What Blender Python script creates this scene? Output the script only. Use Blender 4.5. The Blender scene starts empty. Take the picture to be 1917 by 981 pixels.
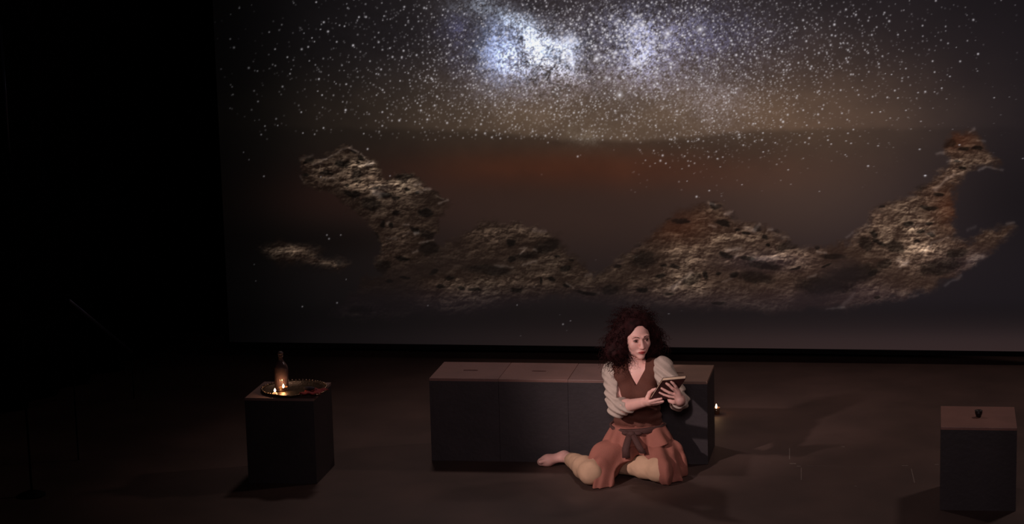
import bpy, bmesh, math, random
import numpy as np
from mathutils import Vector, Matrix

# ------------------------------------------------------------------ camera, world, lights, exposure
scene = bpy.context.scene
C = scene.collection
CAM = np.array([0., -12.75, 3.55]); FPX = 4260.; PX, PY = 1530., 490.5
YAW = math.radians(3.0); PIT = math.atan(820/FPX)
cam_d = bpy.data.cameras.new('camera'); cam = bpy.data.objects.new('camera', cam_d); C.objects.link(cam)
cam.location = CAM; cam.rotation_euler = (math.pi/2-PIT, 0, YAW)
cam_d.sensor_width = 36; cam_d.lens = FPX/1917*36; cam_d.shift_x = -(PX-958.5)/1917
cam_d.clip_end = 100
scene.camera = cam

w = bpy.data.worlds.new('world'); scene.world = w; w.use_nodes = True
w.node_tree.nodes['Background'].inputs[0].default_value = (.9, .75, .85, 1)
w.node_tree.nodes['Background'].inputs[1].default_value = .006

def spot(name, loc, target, watts, col, size_deg, blend=.6, radius=.15):
    d = bpy.data.lights.new(name, 'SPOT'); d.energy = watts; d.color = col
    d.spot_size = math.radians(size_deg); d.spot_blend = blend; d.shadow_soft_size = radius
    o = bpy.data.objects.new(name, d); C.objects.link(o); o.location = loc
    o.rotation_euler = (Vector(target)-Vector(loc)).to_track_quat('-Z', 'Y').to_euler()
    return o
L_BACK_LEFT = spot('stage_light_back_left', (-3.3, 1.55, 4.6), (-1.75, -.35, 0), 125, (1, .76, .70), 70, 1, .2)
L_BACK_RIGHT = spot('stage_light_back_right', (2.2, 1.55, 4.8), (-.3, -.5, 0), 165, (1, .76, .68), 80, 1, .25)
L_FRONT = spot('stage_light_front_left', (-5.6, -6.8, 4.2), (-1.72, -.66, .40), 1650, (1, .80, .76), 10.5, 1, .10)
L_ADDED_FILL = spot('added_front_fill', (-.6, -9.5, 3.6), (-1.3, -.4, .2), 450, (1, .78, .80), 34, 1, .5)  # added low fill that lifts the box fronts, not a known stage lamp

scene.view_settings.view_transform = 'Standard'; scene.view_settings.look = 'None'
scene.view_settings.exposure = 0; scene.view_settings.gamma = 1; scene.view_settings.use_curve_mapping = False

# ------------------------------------------------------------------ helpers
_F = np.array([-math.sin(YAW)*math.cos(PIT), math.cos(YAW)*math.cos(PIT), -math.sin(PIT)])
_R = np.array([math.cos(YAW), math.sin(YAW), 0]); _U = np.cross(_R, _F)
def at(px, py, Y):
    """a point of the place from a picture position and its depth Y"""
    r = _F+_R*(px-PX)/FPX-_U*(py-PY)/FPX
    return CAM+r*(Y-CAM[1])/r[1]
def atz(px, py, Z=0.):
    r = _F+_R*(px-PX)/FPX-_U*(py-PY)/FPX
    return CAM+r*(Z-CAM[2])/r[2]

def lin(c):
    return tuple(((v/255.)/12.92 if v/255. < .04045 else ((v/255.+.055)/1.055)**2.4) for v in c)

def mat(name, col, rough=.6, metal=0, noise=0, nscale=20, bump=0, bscale=60, col2=None, spec=.5, **kw):
    m = bpy.data.materials.new(name); m.use_nodes = True; nt = m.node_tree; b = nt.nodes['Principled BSDF']
    c = tuple(col)+(1,)
    b.inputs['Base Color'].default_value = c; b.inputs['Roughness'].default_value = rough
    b.inputs['Metallic'].default_value = metal; b.inputs['Specular IOR Level'].default_value = spec
    tc = nt.nodes.new('ShaderNodeTexCoord')
    if noise or col2:
        n = nt.nodes.new('ShaderNodeTexNoise'); n.inputs['Scale'].default_value = nscale; n.inputs['Detail'].default_value = 6
        nt.links.new(tc.outputs['Object'], n.inputs['Vector'])
        r = nt.nodes.new('ShaderNodeValToRGB'); r.color_ramp.elements[0].position = .35; r.color_ramp.elements[1].position = .68
        c2 = tuple(col2) if col2 else tuple(v*(1-noise) for v in col)
        r.color_ramp.elements[0].color = c2+(1,); r.color_ramp.elements[1].color = c
        nt.links.new(n.outputs['Fac'], r.inputs['Fac']); nt.links.new(r.outputs['Color'], b.inputs['Base Color'])
    if bump:
        n = nt.nodes.new('ShaderNodeTexNoise'); n.inputs['Scale'].default_value = bscale; n.inputs['Detail'].default_value = 5
        nt.links.new(tc.outputs['Object'], n.inputs['Vector'])
        k = nt.nodes.new('ShaderNodeBump'); k.inputs['Strength'].default_value = bump; k.inputs['Distance'].default_value = .01
        nt.links.new(n.outputs['Fac'], k.inputs['Height']); nt.links.new(k.outputs['Normal'], b.inputs['Normal'])
    for k_, v in kw.items(): b.inputs[k_.replace('_', ' ')].default_value = v
    return m

def emis(name, col, s):
    m = bpy.data.materials.new(name); m.use_nodes = True; nt = m.node_tree
    b = nt.nodes['Principled BSDF']; b.inputs['Base Color'].default_value = (0, 0, 0, 1)
    b.inputs['Emission Color'].default_value = tuple(col)+(1,); b.inputs['Emission Strength'].default_value = s
    return m

def link(name, me, m=None, parent=None, smooth=False, **props):
    o = bpy.data.objects.new(name, me); C.objects.link(o)
    if m: me.materials.append(m)
    if smooth: me.polygons.foreach_set('use_smooth', [True]*len(me.polygons))
    if parent:
        o.parent = parent
        o.matrix_parent_inverse = Matrix.Translation(-parent.location)
    for k, v in props.items(): o[k] = v
    return o

def obj(name, bm, m=None, parent=None, smooth=False, **props):
    me = bpy.data.meshes.new(name); bmesh.ops.recalc_face_normals(bm, faces=bm.faces); bm.to_mesh(me); bm.free()
    return link(name, me, m, parent, smooth, **props)

def thing(name, label, cat, loc, group=None):
    o = bpy.data.objects.new(name, None); C.objects.link(o); o.location = loc; o.empty_display_size = .1
    o['label'] = label; o['category'] = cat
    if group: o['group'] = group
    return o

def box_bm(lo, hi, bevel=.0, bm=None):
    bm = bm or bmesh.new()
    lo = Vector(lo); hi = Vector(hi)
    r = bmesh.ops.create_cube(bm, size=1)
    for v in r['verts']:
        v.co = Vector(((lo[i]+hi[i])/2+v.co[i]*(hi[i]-lo[i]) for i in range(3)))
    if bevel:
        es = {e for v in r['verts'] for e in v.link_edges}
        bmesh.ops.bevel(bm, geom=list(es), offset=bevel, segments=2, affect='EDGES', profile=.6)
    return bm

def lathe_bm(prof, cx=0, cy=0, n=32, sx=1, sy=1, bm=None, wob=0):
    """surface of revolution about a vertical axis from (radius, height) pairs; closed by caps where the radius is not 0"""
    bm = bm or bmesh.new(); rings = []
    for r, z in prof:
        if r < 1e-6: rings.append([bm.verts.new((cx, cy, z))]); continue
        rings.append([bm.verts.new((cx+r*sx*math.cos(2*math.pi*i/n)*(1+wob*math.cos(8*2*math.pi*i/n)), cy+r*sy*math.sin(2*math.pi*i/n)*(1+wob*math.cos(8*2*math.pi*i/n)), z)) for i in range(n)])
    for a, b in zip(rings, rings[1:]):
        for i in range(n):
            j = (i+1) % n
            if len(a) == 1 and len(b) == 1: continue
            if len(a) == 1: bm.faces.new((a[0], b[i], b[j]))
            elif len(b) == 1: bm.faces.new((a[i], a[j], b[0]))
            else: bm.faces.new((a[i], a[j], b[j], b[i]))
    for r in (rings[0], rings[-1]):
        if len(r) > 1: bm.faces.new(r)
    return bm

def tube_bm(pts, rad, n=8, bm=None):
    bm = bm or bmesh.new(); rings = []; pts = [Vector(p) for p in pts]
    for k, p in enumerate(pts):
        d = (pts[min(k+1, len(pts)-1)]-pts[max(k-1, 0)]).normalized()
        u = d.cross(Vector((.13, .31, .95))).normalized(); v = d.cross(u)
        r = rad(k/(len(pts)-1)) if callable(rad) else rad
        rings.append([bm.verts.new(p+(u*math.cos(2*math.pi*i/n)+v*math.sin(2*math.pi*i/n))*r) for i in range(n)])
    for a, b in zip(rings, rings[1:]):
        for i in range(n): bm.faces.new((a[i], a[(i+1) % n], b[(i+1) % n], b[i]))
    bm.faces.new(rings[0]); bm.faces.new(rings[-1])
    return bm

def ellipsoid_bm(c, r, M=None, bm=None, n=16):
    bm = bm or bmesh.new(); q = bmesh.ops.create_uvsphere(bm, u_segments=n, v_segments=n//2+2, radius=1)
    for v in q['verts']:
        p = np.array(v.co)*np.array(r); v.co = Vector(np.array(c)+(M @ p if M is not None else p))
    return bm
def _hash(ix, iy, seed):
    h = (ix.astype(np.int64)*374761393 + iy.astype(np.int64)*668265263 + seed*1442695041) & 0xffffffff
    h = ((h ^ (h >> 13))*1274126177) & 0xffffffff
    h = h ^ (h >> 16)
    return (h & 0xffff)/65535.0

def vnoise(x, y, seed=0):
    ix = np.floor(x); iy = np.floor(y); fx = x-ix; fy = y-iy
    fx = fx*fx*(3-2*fx); fy = fy*fy*(3-2*fy)
    a = _hash(ix, iy, seed); b = _hash(ix+1, iy, seed); c = _hash(ix, iy+1, seed); d = _hash(ix+1, iy+1, seed)
    return (a*(1-fx)+b*fx)*(1-fy)+(c*(1-fx)+d*fx)*fy

def fbm(x, y, oct=4, seed=0):
    s = 0; a = 1; t = 0
    for o in range(oct):
        s = s+a*vnoise(x+13.7*o, y-7.3*o, seed+o); t += a; a *= .55; x = x*2.03; y = y*2.03
    return s/t

def worley(x, y, seed):
    ix = np.floor(x); iy = np.floor(y); f = np.full(x.shape, 9.); 
    for a in (-1, 0, 1):
        for b in (-1, 0, 1):
            cx = ix+a; cy = iy+b
            r = .55+.45*_hash(cx, cy, seed+2)
            d = np.hypot(x-cx-_hash(cx, cy, seed), y-cy-_hash(cx, cy, seed+1))/r
            f = np.minimum(f, d)
    return f

def gau(x, y, cx, cy, sx, sy, ang=0.0):
    dx = x-cx; dy = y-cy
    if ang:
        c, s = math.cos(ang), math.sin(ang); dx, dy = dx*c+dy*s, -dx*s+dy*c
    return np.exp(-.5*((dx/sx)**2+(dy/sy)**2))

def sstep(a, b, t):
    t = np.clip((t-a)/(b-a), 0, 1); return t*t*(3-2*t)

def poly_dist(x, y, P):
    """signed distance to a polygon, positive inside"""
    P = np.array(P, float); n = len(P)
    d = np.full(x.shape, 1e9); inside = np.zeros(x.shape, bool)
    for i in range(n):
        a = P[i]; b = P[(i+1) % n]; e = b-a
        wx = x-a[0]; wy = y-a[1]
        t = np.clip((wx*e[0]+wy*e[1])/(e@e), 0, 1)
        d = np.minimum(d, (wx-e[0]*t)**2+(wy-e[1]*t)**2)
        c = ((a[1] <= y) & (b[1] > y)) | ((b[1] <= y) & (a[1] > y))
        with np.errstate(divide='ignore', invalid='ignore'):
            xi = a[0]+(y-a[1])*(e[0]/e[1] if e[1] else 0)
        inside ^= c & (x < xi)
    return np.where(inside, 1, -1)*np.sqrt(d)

ROCKS = [
 # outline, edge softness
 ([(556,300),(578,292),(598,300),(622,284),(652,274),(684,288),(702,303),(712,320),(730,330),(748,318),(772,322),(802,346),(845,376),(828,398),(826,424),(812,448),(836,474),(850,520),(800,560),(730,540),(705,490),(712,462),(690,420),(652,392),(640,372),(600,352),(562,352),(570,328)], 5),
 ([(478,462),(520,446),(555,450),(590,466),(622,484),(650,492),(640,508),(600,502),(560,496),(520,502),(500,488)], 12),
 ([(690,520),(760,500),(812,470),(850,440),(900,415),(960,416),(1010,424),(1045,440),(1060,466),(1095,488),(1110,514),(1150,488),(1200,450),(1232,425),(1262,398),(1310,380),(1345,376),(1366,398),(1400,414),(1440,428),(1470,446),(1500,468),(1540,462),(1590,446),(1622,420),(1640,388),(1690,368),(1722,352),(1742,330),(1770,312),(1775,296),(1762,270),(1780,246),(1822,242),(1848,262),(1875,318),(1830,312),(1808,320),(1795,345),(1790,390),(1782,440),(1810,452),(1845,432),(1890,414),(1908,424),(1880,456),(1838,490),(1790,520),(1740,545),(1690,558),(1640,566),(1590,582),(1540,578),(1450,588),(1300,584),(1240,600),(1150,585),(1080,560),(1010,560),(960,580),(900,600),(800,590),(700,600),(620,590),(640,560)], 9),
]
BRIGHT = [ # x, y, sx, sy, amount
 (650,310,60,26,.62),(620,335,40,12,.35),(700,340,34,15,.5),(760,350,45,22,.34),(735,400,60,45,.22),(730,460,50,30,.16),
 (545,470,46,10,.52),(620,492,30,9,.5),(590,535,60,10,.2),(680,598,60,14,.2),
 (960,432,60,14,.38),(920,470,60,20,.16),(1030,500,36,22,.36),(1090,520,24,18,.24),(960,535,70,16,.26),(860,545,50,26,.24),
 (1180,480,34,28,.22),(1250,480,60,40,.20),(1285,500,24,34,.34),(1280,535,50,14,.28),(1210,540,60,24,.14),
 (1345,398,26,14,.42),(1400,450,50,18,.50),(1425,482,50,10,.45),(1320,470,40,26,.2),(1400,545,60,26,.25),(1500,480,36,16,.22),(1400,575,70,10,.1),
 (1490,510,30,20,.18),(1625,440,50,28,.26),(1700,440,50,32,.42),(1700,485,40,20,.32),(1740,400,30,40,.26),(1690,380,40,30,.12),
 (1800,290,30,24,.36),(1770,335,24,20,.46),(1830,300,34,12,.22),(1790,430,30,20,.2),(1740,475,44,12,.36),
 (1820,500,50,14,.34),(1860,430,40,16,.16),(1860,465,40,20,.12),(1650,545,50,18,.26),(1590,575,40,8,.22),(1760,545,60,12,.16),
]
HOLES = [ # x, y, rx, ry, tilt
 (579,302,10,6,-.5),(573,328,8,3.5,0),(612,325,13,4,.1),(640,306,14,8,.2),(668,330,11,14,0),(662,284,6,2.5,.4),(678,296,8,4,.5),
 (656,365,13,5,.5),(668,364,9,6,.3),(672,303,4,2,0),(694,381,19,15,.3),(722,366,13,6,0),(742,371,10,4,0),(651,347,4,4,0),(706,353,6,2.5,0),
 (755,325,16,15,.2),(730,330,10,7,-.6),(797,398,14,8,0),(740,398,9,6,0),(716,420,4,9,.2),(732,421,5,8,0),(777,432,12,5,.7),(801,440,16,9,.1),(804,464,20,14,0),(765,355,5,3,0),(782,361,4,3,0),
 (752,484,15,5,.1),(730,528,8,4,0),(759,520,9,3,0),(590,509,30,12,.15),(580,506,18,6,0),(675,580,25,9,0),(700,440,10,6,.5),(717,500,14,16,.4),(812,508,9,5,-.5),(825,537,9,5,0),(842,520,10,4,.1),(889,540,14,3,0),(862,540,8,4,.2),
 (1022,462,32,12,-.45),(985,480,30,8,-.1),(957,455,8,8,.3),(956,484,8,5,0),(917,505,46,10,.08),(1042,480,8,2.5,0),(1060,502,12,5,-.3),(1070,487,5,2.5,.3),(1032,522,8,4,.3),(1011,526,3,8,0),(968,542,12,5,0),(1060,535,8,4,.2),(1145,542,18,10,-.1),(1100,548,20,4,.1),
 (1205,485,24,16,-.1),(1155,498,8,4,0),(1296,522,20,9,-.65),(1320,515,5,8,-.3),(1236,518,12,4,-.2),(1203,543,11,5,0),(1243,497,8,3,0),(1264,498,8,4,.1),(1250,411,7,2,-.3),(1275,414,16,5,0),(1222,430,9,3,-.5),(1192,459,8,3,-.1),(1252,549,11,3,0),(1268,412,6,3,0),
 (1345,387,7,4,-.2),(1352,416,16,6,.15),(1376,402,11,9,.3),(1335,384,6,9,-.4),(1358,420,10,5,.1),(1383,433,7,3,0),(1398,438,7,3,0),(1417,427,7,6,.4),(1432,444,7,4,.4),(1452,432,9,5,.6),(1358,477,15,6,.2),(1400,485,16,4,.1),(1430,497,34,8,.1),(1480,460,30,9,-.2),(1415,520,34,12,.1),(1436,458,5,3,0),
 (1343,512,6,3,0),(1375,515,10,6,-.1),(1345,568,14,4,0),(1532,465,5,4,0),(1560,480,26,5,0),(1600,512,50,17,-.2),(1545,535,60,18,0),(1620,455,15,12,.5),(1636,438,9,6,.8),(1645,453,16,5,.45),(1675,462,19,11,.25),(1655,493,15,9,-.3),(1634,510,13,7,-.5),(1650,388,7,3,0),(1642,556,7,3,0),(1490,503,10,3,-.3),(1545,497,10,3,-.3),
 (1700,420,10,4,-.2),(1726,432,9,4,0),(1745,440,8,4,.3),(1716,451,7,3,0),(1738,418,8,3,0),(1757,364,10,4,0),(1720,345,16,14,.3),(1775,268,18,8,-.1),(1805,278,12,4,0),(1790,302,7,3,0),(1800,313,8,3,0),(1830,278,12,4,0),(1640,345,18,8,0),(1760,500,44,14,-.2),(1790,475,22,10,-.2),(1740,390,20,4,.1),
]
STREAKS = [ # x0,y0,x1,y1,width,amount
 (602,302,640,282,2.2,.55),(640,281,660,276,2,.5),(655,279,672,284,1.8,.7),(678,288,692,302,2.2,.6),(672,311,697,305,3.2,.75),(688,309,696,307,3,.6),(600,300,624,294,2.5,.3),(586,309,600,304,3,.4),
 (692,346,728,347,2,.6),(696,353,730,352,3,.45),(700,361,712,366,4,.75),(700,356,722,364,4,.5),(604,337,625,334,2.5,.5),(563,300,585,292,3,.35),(563,330,570,342,2,.3),
 (780,346,788,344,3,.7),(796,354,806,353,3,.7),(781,358,790,359,3,.5),(822,382,838,374,2.5,.65),(815,368,830,372,2,.4),(725,418,727,412,3,.5),(756,421,764,420,3,.6),(776,437,782,437,3,1.),(784,454,812,451,2.2,.6),(722,445,742,446,2,.4),(773,472,781,470,3,.5),(758,440,764,436,2,.4),
 (972,476,986,464,2.5,.75),(973,466,984,464,1.8,.6),(998,468,1004,470,2.5,.5),(980,496,1004,490,3,.5),(928,496,960,499,2.5,.4),(1000,430,1020,432,3,.4),(1096,517,1104,514,3,.5),(1062,530,1075,540,2.5,.45),
 (1262,540,1292,512,5,.62),(1250,540,1266,533,3,.5),(1325,380,1340,384,3,.7),(1356,400,1368,396,3,.7),(1328,421,1340,424,3,.6),(1395,426,1412,432,4,.6),(1410,430,1420,420,3,.5),(1360,468,1384,464,4,.75),(1405,486,1452,483,5,.6),(1376,482,1382,476,3,.6),(1436,431,1446,430,3,.7),(1466,444,1476,446,2,.3),
 (1350,528,1370,522,3,.4),(1531,472,1546,474,2.5,.6),(1585,444,1598,434,3,.35),(1512,520,1526,516,3,.45),
 (1682,486,1696,492,6,.6),(1686,498,1698,490,4,.6),(1728,472,1742,460,3,.6),(1742,456,1774,444,2.5,.5),(1700,425,1745,415,2,.4),(1736,440,1748,434,4,.5),(1752,354,1772,332,4,.7),(1772,335,1800,322,3,.5),(1770,302,1800,300,2.5,.5),(1756,288,1768,286,3,.5),(1815,248,1822,240,3,.55),(1830,265,1846,262,2.5,.4),(1835,318,1846,314,3,.6),(1850,314,1880,318,2,.4),(1812,490,1840,480,5,.45),(1818,482,1826,478,5,.4),(1884,418,1898,416,3,.4),(1770,536,1800,515,3,.35),(1550,578,1580,576,2.5,.3),(1575,575,1600,548,4,.3),(1700,556,1720,552,2,.2),(1810,430,1828,424,3,.25),
]
BIGSTARS = [(1160,178,4.5),(1117,110,5),(1196,118,5.5),(1250,63,5.5),(1311,55,5),(1190,50,5),(1203,47,5),(1069,76,7),(1067,112,6),(1088,52,3),(1340,84,3),(1088,110,3),(1275,20,3.2),(1151,100,3),(1208,92,4),(1206,104,3.5),(1178,64,4),(1369,76,3),(1466,228,2.8),(1562,46,3),
 (448,15,2),(431,73,2),(438,89,2.6),(515,92,2),(538,107,2),(543,138,1.8),(482,133,1.8),(597,148,2.2),(647,206,2.6),(603,178,1.9),(564,210,1.9),(661,85,2.8),(436,177,1.9),(483,190,2),(494,330,1.9),(496,236,1.8),(489,252,1.9),(645,49,1.9),(504,60,1.8),(672,32,2.2),(592,4,2),(730,90,2),(584,71,1.6),(600,55,1.6),(567,249,1.6),(456,285,1.5),(466,299,1.4),(520,235,1.5),
 (849,136,2),(830,18,2),(719,30,1.8),(705,178,1.7),(612,440,1.9),(616,447,2.1),(638,440,1.7),(476,495,1.4),(479,526,1.3),(566,574,1.8),(631,567,1.8),(648,523,1.2),
 (1831,101,2.5),(1681,65,2),(1727,48,2),(1681,183,2.),(1669,139,1.8),(1574,82,1.8),(1713,138,1.6),(1763,165,2),(1875,250,2.3),(1915,295,2.6),(1888,380,2),(1850,218,1.6),(1787,200,1.8),(1724,226,2.3),(1696,206,2.),(1648,209,2),(1614,150,1.8),(1583,262,1.8),(1610,254,2),(1625,267,2.),(1550,262,2.),(1732,328,3.2),(1730,324,2),(1820,364,1.7),(1880,304,1.5),(1903,310,1.5),(1772,184,2),(1788,182,1.8),(1803,183,1.8),(1822,184,1.8),(1886,512,2.2),(1914,512,2.),(1763,334,1.8),(1742,366,1.9),(1885,552,2),(1702,593,2),(1758,493,1.5),(1618,390,1.7),(1588,541,2),(1597,233,1.8),
 (1252,586,2.4),(1276,580,2),(1262,579,1.7),(1054,607,2),(1068,600,1.7),(1048,588,1.5),(968,571,1.4),(801,572,1.3),(1377,610,1.4),(1360,600,1.3),(1572,605,1.6),(1595,590,1.3),(1754,572,1.4),(1768,587,1.2),(1848,614,1.2),(1320,617,1.2)]

def picture(x, y):
    """the projected image: sRGB (0..1) at picture coordinates x, y"""
    rng = np.random.RandomState(7)
    col = np.zeros(x.shape+(3,))
    def add(w, c): col[...] += w[..., None]*np.array(c, float)
    def mul(w, k): col[...] *= (1-w[..., None]*(1-k))
    cl = fbm(x/90, y/70, 4, 3); cl2 = fbm(x/28, y/24, 4, 9)
    # night sky and dusk glow
    wl = sstep(380, 900, x)
    add(7+wl*10, (1.06, .9, 1.0)); 
    add(gau(x, y, 1150, 50, 330, 150)*(.5+.7*cl), (33, 29, 28))
    add(gau(x, y, 1110, 215, 340, 60)*(.75+.5*cl), (42, 33, 20))
    add(gau(x, y, 1560, 190, 170, 90)*(.8+.4*cl), (24, 17, 10))
    add(gau(x, y, 1800, 330, 420, 330), (11, 9, 11))
    add(gau(x, y, 1060, 380, 360, 120), (25, 17, 11))
    add(gau(x, y, 1540, 330, 170, 110), (26, 19, 13))
    hor = 238+24*np.exp(-((x-1150)/230)**2)-2*np.abs(x-1100)/100*0
    below = sstep(-5, 9, y-hor-10*(cl2-.5))
    mul(below*gau(x, y, 1130, 262, 420, 62)*.95, .68)
    red = gau(x, y, 990, 312, 170, 26)+.8*gau(x, y, 1230, 318, 200, 30)+.25*gau(x, y, 1120, 400, 260, 60)
    add(red*below*(.8+.4*cl), (13, 1, -3))
    add(gau(x, y, 640, 370, 170, 40)*.8, (11, 3, 1))
    mul(gau(x, y, 600, 450, 130, 26)*.8, .6)
    mul(gau(x, y, 1900, 380, 80, 60)*.6, .7)
    # lower haze: stage-light spill on the screen bottom, painted into the picture
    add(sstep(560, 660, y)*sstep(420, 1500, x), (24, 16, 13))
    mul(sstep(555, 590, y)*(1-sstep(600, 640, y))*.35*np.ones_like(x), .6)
    # galaxy clouds
    n1 = fbm(x/9, y/9, 4, 21); n2 = fbm(x/30, y/30, 4, 33)
    spk = np.clip((n1-.34)*3.4, 0, 1.3)
    puff = np.clip((n2-.3)*2.6, 0, 1.2)
    g = lambda *a: gau(x+(n2-.5)*34, y+(cl2-.5)*34, *a)
    gr = np.clip((fbm(x/2.6, y/2.6, 3, 41)-.32)*3.2, 0, 1.4)      # star grain inside the clouds
    mix = .35*spk+.65*gr
    add(g(932, 92, 24, 38)*(.6+.5*mix), (76, 92, 124))
    add(g(958, 118, 26, 22)*(.2+.6*mix), (66, 76, 100))
    add(g(1010, 84, 44, 27, .5)*(.25+.75*mix)*(.45+.6*puff), (88, 96, 108))
    add(g(1022, 92, 20, 14)*(.5+.6*puff), (66, 72, 84))
    add(g(990, 62, 18, 12, .6)*(.4+.7*puff), (56, 62, 72))
    add(g(975, 44, 22, 12, .6)*(.3+.7*mix), (84, 94, 106))
    add(g(890, 8, 34, 20)*(.15+.8*mix), (64, 70, 78))
    add(gau(x, y, 938, 98, 24, 36)*(.15+.5*mix), (44, 50, 70))
    add(gau(x, y, 1008, 84, 42, 26, .45)*(.15+.85*np.clip(mix*1.4-.3, 0, 1.2)), (74, 82, 96))
    add(gau(x, y, 1036, 98, 26, 14)*(.4+.4*mix), (64, 70, 82))
    add(gau(x, y, 985, 120, 34, 20, .2)*np.clip(mix*1.5-.4, 0, 1.2), (54, 60, 70))
    add(g(940, 20, 40, 14, .5)*(.1+.6*mix), (50, 56, 60))
    add(g(852, 52, 18, 13)*(.4+.6*mix), (26, 28, 46))
    add(g(866, 100, 20, 34)*(.2+.6*mix), (24, 26, 40))
    add(g(1068, 78, 12, 14)*(.6+.5*mix), (86, 98, 118))
    add(g(1066, 114, 16, 14)*(.4+.6*mix), (80, 90, 108))
    add(g(1030, 130, 40, 12, .3)*(.1+.8*mix), (70, 76, 84))
    add(g(1190, 82, 62, 42)*(.05+.75*mix), (78, 84, 104))
    add(g(1195, 110, 22, 18)*(.2+.8*mix), (70, 76, 96))
    add(g(1195, 50, 20, 12)*(.2+.8*mix), (64, 68, 84))
    add(g(1205, 150, 50, 26)*(.1+.7*mix), (34, 37, 50))
    add(g(1300, 70, 90, 40)*(.1+.7*mix), (38, 41, 62))
    add(g(975, 165, 60, 24)*(.2+.7*mix), (32, 34, 44))
    add(g(1060, 145, 40, 20)*mix, (36, 34, 40))
    add(g(1340, 185, 40, 34)*(.2+.7*mix), (34, 36, 44))
    add(g(1093, 255, 22, 12)*(.4+.6*mix), (30, 32, 30))
    add(g(1110, 90, 210, 80)*(.2+.8*mix)*.8, (24, 24, 30))
    vein = np.clip(1-np.abs(fbm(x/34, y/34, 3, 55)-.5)*16, 0, 1)
    mul(vein*gau(x, y, 1020, 95, 90, 50)*.9, .42)
    # rocks
    wx = (fbm(x/22, y/16, 3, 101)-.5)*22; wy = (fbm(x/22, y/16, 3, 131)-.5)*17      # breaks up every outline below
    xw = x+wx*.25; yw = y+wy*.25
    def relief(a, b):
        h = fbm(a/34, b/20, 5, 71)*1.5
        h = h-.26*np.clip(worley(a/30, b/15, 61), 0, .9)**1.5-.17*np.clip(worley(a/13, b/7.5, 64), 0, .9)**1.5-.085*np.clip(worley(a/6.5, b/4.2, 67), 0, .9)**1.5
        return h
    q = relief(xw, yw); sh = (relief(xw+1.3, yw+1.9)-q)*-1
    sh = np.clip(.45-sh*3.3, 0, 1.45)
    q2 = fbm(x/9, y/5, 3, 81)
    M = np.zeros(x.shape)
    for P, s in ROCKS:
        d = poly_dist(x+wx*1.1, y+wy*1.3, P)+(fbm(x/8, y/6, 3, 191)-.5)*10
        M = np.maximum(M, sstep(-s*.8, s*1.5, d))
    M *= 1-sstep(545, 600, y)*.75
    M *= 1-(1-sstep(430, 660, x))*sstep(500, 540, y)*.8
    B = np.full(x.shape, .035)
    for bx, by, sx, sy, a in BRIGHT:
        B = B+a*gau(x+wx*.8, y+wy, bx, by, sx, sy)
    B = np.clip(B, 0, .95)
    hole = np.zeros(x.shape)
    wob = (fbm(x/5, y/5, 2, 15)-.5)*.8
    for hx, hy, rx, ry, t in HOLES:
        s = (np.abs(x-hx) < 60) & (np.abs(y-hy) < 45)
        dx = x[s]+wx[s]*.45-hx; dy = y[s]+wy[s]*.45-hy; c, k = math.cos(t), math.sin(t)
        r = np.sqrt(((dx*c+dy*k)/rx)**2+((-dx*k+dy*c)/ry)**2)+wob[s]*.5
        hole[s] = np.maximum(hole[s], (1-sstep(.6, 1.25, r))*(1. if rx*ry < 130 else .72))
    big = q > .56
    B = B*.86*(1-.22*gau(x, y, 1100, 540, 320, 70))*(1-.12*gau(x, y, 620, 310, 90, 40))
    big_n = np.clip((fbm(xw/42, yw/22, 4, 171)-.28)*2.4, .12, 1.5)
    pits = sstep(.60, .68, fbm((x+wx*.5)/10, (y+wy*.5)/5.5, 3, 181))
    lum = B*(.12+1.35*sh)*(.45+.85*big_n)*(1-.62*pits)
    tint = fbm(x/70, y/50, 3, 91)[..., None]
    rc = (1-tint)*np.array([118, 97, 80.])+tint*np.array([122, 110, 92.])
    rk = np.array([20, 12, 9.])+rc*(lum[..., None]*1.12)
    rightw = sstep(1000, 1500, x)[..., None]
    rk = rk+rightw*np.array([15, 10, 8.])+(sstep(560, 900, x)*(1-sstep(560, 640, y)))[..., None]*np.array([8, 7, 6.])
    coolw = gau(x, y, 1430, 490, 60, 14)+gau(x, y, 1830, 495, 60, 20)+gau(x, y, 1590, 560, 60, 30)+sstep(520, 580, y)
    rk = rk+np.clip(coolw, 0, 1)[..., None]*np.array([-2, 0, 6.])
    warm = gau(x, y, 1270, 420, 50, 26)+gau(x, y, 1790, 260, 30, 16)+gau(x, y, 1780, 390, 26, 26)
    rk = rk+np.clip(warm, 0, 1)[..., None]*np.array([12, 1, -3.])
    rk = rk*(1-hole[..., None]*.58)
    m = np.clip(M, 0, 1)*(.25+.75*sstep(.03, .22, B+.06))
    col = col*(1-m[..., None])+rk*m[..., None]
    # bright streaks laid over the rocks of the picture
    for x0, y0, x1, y1, w, a in STREAKS:
        s = (x > min(x0, x1)-12) & (x < max(x0, x1)+12) & (y > min(y0, y1)-12) & (y < max(y0, y1)+12)
        ex, ey = x1-x0, y1-y0; X = x[s]+wx[s]*.4; Y = y[s]+wy[s]*.4; t = np.clip(((X-x0)*ex+(Y-y0)*ey)/(ex*ex+ey*ey+1e-6), 0, 1)
        d = np.hypot(X-x0-ex*t, Y-y0-ey*t)+wob[s]*3.5
        col[s] += (np.exp(-.5*(np.maximum(d, 0)/(w*.62))**2)*a*.50)[:, None]*np.array([112, 104, 98.])
    # stars: small soft dots, splatted on the regular grid of vertices
    H, W = x.shape
    X0, X1, Y0, Y1 = x.min(), x.max(), y.min(), y.max()
    star = np.zeros((H, W))
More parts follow.
